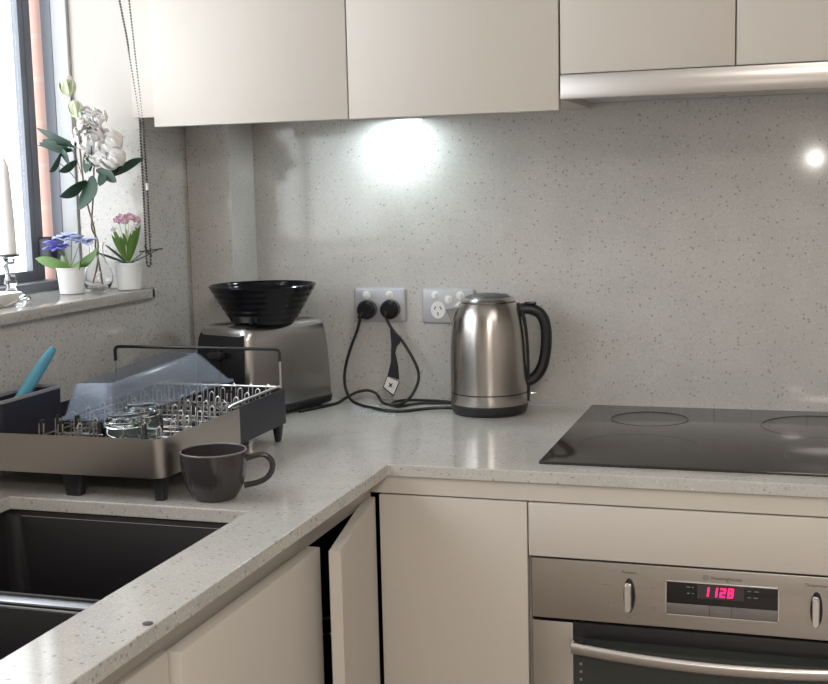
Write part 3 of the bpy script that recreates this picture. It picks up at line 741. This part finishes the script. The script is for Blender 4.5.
part('side_rail', WIRE, dr, siderail)
ARY = -.462
def arch_w(bm):
    tube(bm, [(-.249, ARY, .098), (-.249, ARY, .148)], .0022, 8); tube(bm, [(-.586, ARY, .098), (-.586, ARY, .148)], .0022, 8); tube(bm, [(-.249, ARY, .1005), (-.586, ARY, .1005)], .0022, 8)
ar = part('wire_arch', WIRE, dr, arch_w)
part('arch_sleeve', BLACK, ar, lambda bm: tube(bm, [(-.249, ARY, .147), (-.249, ARY, .163), (-.252, ARY, .1675), (-.258, ARY, .169), (-.577, ARY, .169), (-.583, ARY, .1675), (-.586, ARY, .163), (-.586, ARY, .142)], .0031, 10), label='black coated top bar')

# cutlery holder (stands in the tray) with spoon
ch = thing('cutlery_holder', 'dark plastic cutlery holder in front corner of dish rack', 'cutlery holder', (-0.5535, -0.809, 0.002))
def hold(bm):
    w_, d = .050, .164
    lv = [(w_-.006, d-.006, .008, .0530), (w_, d, .008, .1335), (w_-.004, d-.004, .006, .1335), (w_-.010, d-.010, .006, .058)]
    rings(bm, [[(x, y, z) for x, y in rrect(a, b, r, 5)] for a, b, r, z in lv])
part('box', BLUEBLACK, ch, hold, 40)
def holdrim(bm):
    w_, d = .052, .166
    lv = [(w_, d, .009, .1338), (w_, d, .009, .1385), (w_-.009, d-.009, .006, .1385), (w_-.009, d-.009, .006, .1338), (w_, d, .009, .1338)]
    rings(bm, [[(x, y, z) for x, y in rrect(a, b, r, 5)] for a, b, r, z in lv], cap0=False, cap1=False)
part('rim', GREYRIM, ch, holdrim, 40, label='pale grey rim')
solo('spoon', BLUE, lambda bm: tube(bm, [(-.5650, -.845, .080), (-.5590, -.822, .110), (-.5510, -.798, .140), (-.5350, -.767, .182), (-.5240, -.751, .206)], .0090, 14, 6, flat=.62, taper=lambda t: .62+.65*math.sin(PI*min(1, t*.98+.02))**.8 if t > .02 else .5),
     'pale blue handled spoon standing in the cutlery holder', 'spoon')

# translucent tub, upside down on the tines
def tub(bm):
    def loop(c, r=.012, n=4):
        out = []
        c = [V(p) for p in c]
        for i in range(4):
            p = c[i]; a = (c[i-1]-p).normalized(); b = (c[(i+1) % 4]-p).normalized()
            for k in range(n+1):
                t = k/n; out.append((1-t)**2*(p+a*r)+2*t*(1-t)*p+t*t*(p+b*r))
        return out
    # corners: front-right, back-right, back-left, front-left (lower rim -> top)
    rim = [(-.386, -.806, .1030), (-.342, -.470, .1140), (-.480, -.470, .1120), (-.480, -.806, .1000)]
    top = [(-.394, -.792, .1560), (-.385, -.508, .1690), (-.462, -.508, .1670), (-.466, -.792, .1540)]
    def lerp(t): return [tuple(a+(b-a)*t for a, b in zip(p, q)) for p, q in zip(rim, top)]
    def grow(c, e, dz=0):
        cx = sum(p[0] for p in c)/4; cy = sum(p[1] for p in c)/4
        return [(p[0]+(e if p[0] > cx else -e), p[1]+(e if p[1] > cy else -e), p[2]+dz) for p in c]
    outer = [loop(grow(rim, .006, -.003)), loop(grow(rim, .006, 0)), loop(rim), loop(lerp(.5)), loop(lerp(.93)), loop(grow(lerp(1), -.004))]
    inner = [loop(grow(lerp(.93), -.004, -.0005)), loop(grow(lerp(.5), -.0015)), loop(grow(rim, -.0015)), loop(grow(rim, -.0015, -.003))]
    rings(bm, outer+inner+[outer[0]], cap0=False, cap1=False)
solo('plastic_tub', TUBM, tub, 'frosted plastic tub upside down on the dish rack', 'container', smooth=40)

# two small glass jars upside down
def jar(bm):
    o_ = [(0, .052), (.019, .052), (.024, .0505), (.0265, .046), (.0275, .043), (.0262, .0415), (.0300, .040), (.0322, .036), (.0335, .028), (.0335, .008), (.031, .002), (.028, 0)]
    inn = [(.026, .002), (.0305, .009), (.0305, .034), (.024, .0385), (.022, .046), (0, .0475)]
    lathe(bm, o_+inn, 48)
solo('glass_jar', JARGL, jar, 'small ridged glass jar nearest the front of dish rack', 'jar', (-.3350, -.858, .0690), 'glass jars drying in the rack')
j = bpy.data.objects['glass_jar'].copy(); col.objects.link(j); j.location = V((-.3450, -.790, .0730+H))
j['label'] = 'small glass jar behind the front jar, beside the tub'

# ------------------------------------------------------------------ mug
mg = thing('mug', 'charcoal grey glazed mug with fluted base and round handle', 'mug', (-0.183, -0.865, 0.0003), math.radians(20)); mg.scale = (1.03, 1.03, 1.08)
def flute(a, z): return 1+(0.010*math.sin(a*40) if .004 < z < .036 else 0)
def mbody(bm):
    o_ = [(0, .002), (.026, .002), (.028, 0), (.0305, .001), (.034, .006), (.040, .016), (.0445, .028), (.0465, .038), (.0480, .050), (.0485, .066)]
    inn = [(.0460, .0665), (.0452, .050), (.0435, .038), (.041, .027), (.034, .013), (.025, .007), (0, .006)]
    lathe(bm, o_+inn, 160, (0, 0, 0), flute)
mb = part('body', CERAMIC, mg, mbody, 40)
part('rim', CERAMIC_RIM, mg, lambda bm: tube(bm, [(.0473*math.cos(2*PI*k/64), .0473*math.sin(2*PI*k/64), .0668) for k in range(65)], .00135, 8), label='paler worn rim')
part('handle', CERAMIC, mg, lambda bm: tube(bm, [(.0455, 0, .0540), (.058, 0, .0575), (.072, 0, .0590), (.0825, 0, .0510), (.0840, 0, .0385), (.0765, 0, .0270), (.062, 0, .0200), (.0425, 0, .0165)], .0042, 12, 6, flat=1.3))

# ------------------------------------------------------------------ chip on the bench edge
solo('crumb', PRINT, lambda bm: lathe(bm, [(0, 0), (.0055, 0), (.006, .0008), (.003, .0014), (0, .0015)], 14), 'small dark crumb at the edge of the left bench', 'crumb', (-.0085, -1.373, .0002))

# ------------------------------------------------------------------ window sill objects
SZ = 0.2665
def leafset(name, m, parent, leaves, label=None, **kw):
    return part(name, m, parent, lambda bm: [leaf(bm, *l, **kw) for l in leaves], 60, label)
def pot(parent, r=.0275, h=.050):
    part('pot', WHITE_POT, parent, lambda bm: lathe(bm, [(0, 0), (r*.78, 0), (r*.82, .001), (r*.96, h-.004), (r, h-.003), (r, h), (r*.92, h), (r*.90, h-.004), (0, h-.005)], 40))
    part('soil', SOIL, parent, lambda bm: lathe(bm, [(0, h-.0048), (r*.885, h-.0048), (r*.5, h-.001), (0, h)], 24))
vp = thing('potted_flower', 'violet artificial flower in the white pot left on sill', 'potted flower', (-.693, -.430, SZ), 0, 'small white flower pots')
pot(vp)
B = (0, 0, .048)
for a, b, w_, dr_ in ((B, (-.072, -.008, .068), .020, .006), (B, (.062, .004, .088), .026, .010), (B, (-.030, .016, .070), .018, .004), (B, (.034, -.020, .062), .020, .006), (B, (.050, .020, .078), .016, .006)):
    part('leaf', LEAF_L, vp, lambda bm: leaf(bm, a, b, w_, dr_, side=(.15, .25, .9)), 60)
part('stem', STEMM, vp, lambda bm: [tube(bm, [B, ((x*.5), y*.5, .075), (x, y, z)], .0011, 6, 4) for x, y, z in ((-.020, 0, .100), (.004, .004, .112), (.026, 0, .102), (-.036, 0, .094))])
def blossom(m, c, r, n=6, seed=0, tilt=(0, 0, 1)):
    rnd = random.Random(seed)
    def f(bm):
        c_ = V(c)
        for k in range(n):
            a = 2*PI*k/n+rnd.uniform(-.25, .25); e = rnd.uniform(-.2, .5)
            d = V((math.cos(a), math.sin(a)*.8, e)).normalized()
            leaf(bm, c_, c_+d*r*rnd.uniform(.9, 1.15), r*1.05, r*.14, cup=.15, side=tuple(d.cross(V((0, 0, 1)))))
    return f
for i, (m_, c, r) in enumerate(((VIOLET, (-.032, -.006, .092), .019), (VIOLET, (-.022, .004, .086), .019), (VIOLET, (-.042, .0, .084), .015), (LILAC, (.002, 0, .106), .022), (LILAC, (.020, -.008, .100), .024), (LILAC, (.036, .004, .096), .022), (LILAC, (-.012, -.004, .104), .020))):
    part('blossom', m_, vp, blossom(m_, c, r, 6, i), 60, label='deep violet petals' if m_ is VIOLET else 'pale lilac petals')

pp = thing('potted_flower', 'pink artificial flower in white pot by the blind chain', 'potted flower', (-.6225, -.336, SZ), 0, 'small white flower pots')
pot(pp, .0275, .053)
B = (0, 0, .050)
rn = random.Random(5)
for k in range(12):
    a = 2*PI*k/12+rn.uniform(-.2, .2); s = rn.uniform(.012, .030); h = rn.uniform(.105, .130)
    part('leaf', LEAF_L, pp, lambda bm: leaf(bm, B, (s*math.cos(a)*1.15, s*math.sin(a), h), .0100, -.004, side=(1, .5, 0), cup=.15), 60)
for tip in ((-.070, -.006, .074), (-.055, .008, .088), (.062, .012, .078), (.040, -.010, .074)):
    part('leaf', LEAF, pp, lambda bm: leaf(bm, B, tip, .0075, .0, side=(0, 1, .3), cup=.2), 60)
part('stem', BUD, pp, lambda bm: [tube(bm, [B, (x*.4, y, .09), (x, y, z)], .0013, 6, 4) for x, y, z in ((-.016, 0, .128), (-.006, .004, .134), (.006, -.002, .136), (.016, .002, .132), (0, -.006, .120))])
# glass vase with twigs and artificial roses
vs = thing('glass_vase', 'round clear glass vase between the two flower pots', 'vase', (-.670, -.373, SZ))
VC = (0.0, 0.0)
part('vessel', GLASS, vs, lambda bm: lathe(bm, [(0, 0), (.016, 0), (.024, .006), (.0295, .020), (.0300, .030), (.027, .044), (.018, .058), (.0135, .070), (.0130, .085), (.0160, .095),
     (.0150, .095), (.0120, .085), (.0123, .070), (.0165, .057), (.0255, .043), (.0284, .030), (.0278, .021), (.022, .0085), (0, .004)], 48, (VC[0], VC[1], 0)), 60)
rs = thing('rose_spray', 'tall white artificial rose spray with dark leaves in vase', 'artificial flowers', (-.668, -.400, SZ+.006))
def RP(x, z, dy=0): return (x+.668, .010+dy, z-SZ-.006)       # point of the spray plane
part('stem', TWIG, rs, lambda bm: (tube(bm, [RP(-.660, .277, .017), RP(-.665, .315, .017), RP(-.672, .350, .018), RP(-.670, .368, .016), RP(-.662, .392), RP(-.672, .430), RP(-.678, .463), RP(-.681, .500), RP(-.683, .540), RP(-.690, .590), RP(-.696, .640)], .0018, 8, 6),
      tube(bm, [RP(-.680, .281, .014), RP(-.672, .315, .020), RP(-.667, .350, .019), RP(-.666, .368, .016), RP(-.667, .392), RP(-.661, .440), RP(-.655, .500), RP(-.650, .560)], .0016, 8, 6),
      tube(bm, [RP(-.678, .463), RP(-.710, .500), RP(-.740, .523)], .0011, 6, 6), tube(bm, [RP(-.678, .480), RP(-.700, .540), RP(-.735, .570)], .0010, 6, 6),
      tube(bm, [RP(-.668, .470), RP(-.630, .480), RP(-.600, .495)], .0011, 6, 6)))
LV = [(RP(-.683, .545), RP(-.770, .585, -.01), .017), (RP(-.700, .540), RP(-.760, .556, -.02), .018), (RP(-.735, .545), RP(-.695, .510, -.02), .026), (RP(-.765, .560), RP(-.715, .530, .0), .024),
      (RP(-.612, .490), RP(-.552, .520, .01), .022), (RP(-.650, .500), RP(-.595, .478, -.02), .030), (RP(-.665, .500), RP(-.640, .545, -.03), .030), (RP(-.650, .520), RP(-.605, .536, -.01), .016),
      (RP(-.660, .490), RP(-.668, .425, -.04), .046), (RP(-.672, .480), RP(-.715, .452, -.03), .028), (RP(-.645, .492), RP(-.590, .500, .02), .022), (RP(-.690, .552), RP(-.790, .553, .02), .012), (RP(-.725, .535), RP(-.748, .500, -.01), .022),
      (RP(-.672, .535), RP(-.655, .495, -.03), .024), (RP(-.640, .500), RP(-.632, .470, -.02), .024), (RP(-.690, .520), RP(-.720, .500, -.02), .020)]
for a, b, w_ in LV:
    part('leaf', LEAF, rs, lambda bm: leaf(bm, a, b, w_, .003, side=(.35, -.55, .9) if abs(b[0]-a[0]) > .02 else (1, -.3, .1), cup=.18), 60)
def rose(c, r, seed, n=15):
    """overlapping cupped petals, each a patch of a ball around the bloom centre"""
    rnd = random.Random(seed)
    def f(bm):
        ax = V((rnd.uniform(-.5, .5), -.8, rnd.uniform(.1, .6))).normalized()      # the way the bloom opens
        q0 = V((0, 0, 1)).rotation_difference(ax)
        for k in range(n):
            t = k/(n-1); R_ = r*(.35+.65*t); az = 2.4*k+rnd.uniform(-.2, .2); wd = .85-.25*t; op = .15+1.0*t; a0 = 2.75
            G = []
            for i in range(7):
                u = i/6; th_ = a0-(a0-op)*u; row = []
                for j in range(7):
                    v = j/6*2-1; ww = wd*(1-.35*(2*u-1)**2)
                    rr = R_*(1+.16*t*u*u+.10*math.sin(7*v+k)*u); a = az+v*ww
                    row.append(V(c)+q0 @ V((rr*math.sin(th_-.12*v*v*u)*math.cos(a), rr*math.sin(th_-.12*v*v*u)*math.sin(a), rr*math.cos(th_))))
                G.append(row)
            C_ = V(c)
            A = [[bm.verts.new(p) for p in row] for row in G]; B_ = [[bm.verts.new(p+(C_-p).normalized()*.0005) for p in row] for row in G]
            for i in range(6):
                for j in range(6):
                    bm.faces.new((A[i][j], A[i][j+1], A[i+1][j+1], A[i+1][j])); bm.faces.new((B_[i][j], B_[i+1][j], B_[i+1][j+1], B_[i][j+1]))
            for j in range(6):
                bm.faces.new((A[6][j], A[6][j+1], B_[6][j+1], B_[6][j])); bm.faces.new((A[0][j], B_[0][j], B_[0][j+1], A[0][j+1])); bm.faces.new((A[j][0], A[j+1][0], B_[j+1][0], B_[j][0])); bm.faces.new((A[j][6], B_[j][6], B_[j+1][6], A[j+1][6]))
    return f
for i, (x, z, r) in enumerate(((-.650, .566, .030), (-.616, .552, .027), (-.676, .560, .024), (-.606, .524, .026), (-.642, .530, .026))):
    part('rose_bloom', ROSE, rs, rose(RP(x, z, -.012+.008*(i % 3)), r, i), 70)
for i, (x, z, r) in enumerate(((-.664, .606, .019), (-.640, .600, .018))):
    part('rose_bloom', ROSE, rs, rose(RP(x, z, .0), r, 10+i, 9), 70)
for i, c in enumerate(((-.020, 0, .137), (-.010, -.006, .143), (.002, .004, .145), (.013, -.004, .143), (.023, .002, .137), (.001, -.009, .136))):
    part('blossom', PINK, pp, rose(c, .0088, 40+i, 6), 70)
for i, c in enumerate(((-.024, -.004, .118), (.021, -.006, .121))):
    part('blossom', ROSE, pp, rose(c, .0075, 50+i, 5), 70, label='white petals')
def budm(c, r, h):
    def f(bm):
        lathe(bm, [(0, -h*.5), (r*.6, -h*.42), (r, -h*.12), (r*.92, h*.2), (r*.6, h*.45), (0, h*.5)], 20, c)
        for k in range(5):
            a = 2*PI*k/5; leaf(bm, (c[0], c[1], c[2]-h*.5), (c[0]+r*1.05*math.cos(a), c[1]+r*1.05*math.sin(a), c[2]+h*.40), r*.9, r*.5, cup=.4, side=(-math.sin(a), math.cos(a), 0))
    return f
part('rose_bud', BUD, rs, budm(RP(-.703, .660), .0125, .036), 50)
part('rose_bud', BUD, rs, budm(RP(-.688, .618), .0105, .034), 50)
part('bud_tip', ROSE, rs, lambda bm: lathe(bm, [(0, 0), (.010, 0), (.012, .008), (.008, .016), (0, .018)], 16, RP(-.703, .666)))
part('sepal', STEMM, rs, lambda bm: [leaf(bm, RP(-.703, .645), RP(-.703+dx, .668, -.008), .007, .003, side=(1, 0, 0)) for dx in (-.012, 0, .010)])

# candlestick
cs = thing('candlestick', 'clear glass candlestick with dark drip ring by window', 'candlestick', (-.736, -.560, SZ))
part('stem', GLASS, cs, lambda bm: lathe(bm, [(0, 0), (.034, 0), (.035, .003), (.026, .008), (.012, .014), (.0085, .022), (.013, .032), (.009, .042), (.0075, .050), (.012, .062), (.009, .070), (.013, .078), (0, .079)], 14), 20)
part('drip_ring', BLUEBLACK, cs, lambda bm: lathe(bm, [(0, .0792), (.018, .0792), (.0195, .081), (.018, .083), (0, .083)], 32), label='dark rimmed drip ring')
solo('candle', WAX, lambda bm: lathe(bm, [(0, 0), (.0140, 0), (.0132, .06), (.0100, .145), (.0078, .163), (.0035, .173), (.001, .175), (.0008, .186), (0, .186)], 32), 'tall white taper candle standing in glass candlestick', 'candle', (-.736, -.560, SZ+.0833))
bb = solo('crystal_ornament', GLASS, lambda bm: lathe(bm, [(0, 0), (.012, 0), (.013, .003), (.006, .010), (.005, .022), (.014, .034), (.016, .044), (.010, .054), (.004, .058), (0, .060)], 12), 'small faceted crystal ornament left of the candlestick', 'ornament', (-.762, -.625, SZ), smooth=15)
# white dish at the sill edge
wt_ = thing('sill_tray', 'white plastic tray lying on sill below the candle', 'tray', (-.700, -.715, SZ))
part('shell', WHITE_P, wt_, lambda bm: rings(bm, [[(x, y, z) for x, y in rrect(a, b, r, 6)] for a, b, r, z in ((.085, .14, .02, 0), (.10, .16, .025, .020), (.102, .162, .026, .022), (.096, .156, .024, .022), (.08, .136, .018, .003))]))
part('wire_handle', CHROME, wt_, lambda bm: tube(bm, [(.051, -.05, .004), (.056, -.02, .010), (.053, .01, .003), (.056, .04, .008), (.051, .06, .004)], .0012, 6, 6))

# ------------------------------------------------------------------ blind chain
def chain(bm):
    def strand(pts):
        P = [V(p) for p in pts]; acc = 0; step = .0056
        segs = [(a, b, (b-a).length) for a, b in zip(P, P[1:])]; tot = sum(s[2] for s in segs); d = 0
        while d < tot:
            q = d
            for a, b, L_ in segs:
                if q <= L_: p = a+(b-a)*(q/L_); break
                q -= L_
            t = bmesh.new(); bmesh.ops.create_icosphere(t, subdivisions=1, radius=.0027); merge(bm, t, Matrix.Translation(p)); d += step
        tube(bm, pts, .0006, 5)
    x = -.5845
    strand([(-.628, -.330, .90), (-.605, -.329, .76), (-.586, -.328, .612), (-.5855, -.328, .46), (-.586, -.328, .330), (-.586, -.328, .318)])
    strand([(-.600, -.330, .90), (-.590, -.329, .76), (-.579, -.328, .612), (-.5765, -.328, .46), (-.577, -.328, .330), (-.577, -.328, .318)])
    strand([(-.586, -.328, .318), (-.5845, -.328, .3125), (-.5815, -.328, .310), (-.5785, -.328, .3125), (-.577, -.328, .318)])
bc_ = thing('blind_chain', 'grey beaded roller blind chain hanging beside window recess', 'chain')
part('beads', BEAD, bc_, chain, 60)
part('connector', WHITE_P, bc_, lambda bm: tube(bm, [(-.5765, -.328, .460), (-.5765, -.328, .474)], .0030, 8))
part('twist_tie', BLACK, bc_, lambda bm: (tube(bm, [(-.600, -.330, .340), (-.582, -.332, .342), (-.548, -.331, .346)], .0014, 6, 4), tube(bm, [(-.586, -.332, .352), (-.581, -.3335, .342), (-.572, -.331, .331)], .0016, 6, 4)), label='black twist tie')
# roller blind above the window, out of frame, carrying the chain
rb = thing('roller_blind', 'rolled up cream blind above the window', 'blind', (-.640, -1.05, 0))
part('roll', PLASTER, rb, lambda bm: tube(bm, [(-.02, -.72, .93), (-.02, .70, .93)], .028, 20))
part('bracket', ALU_L, rb, lambda bm: (box(bm, (-.045, .70, .895), (.045, .735, .965), .003), box(bm, (-.045, -.735, .895), (.045, -.72, .965), .003)))
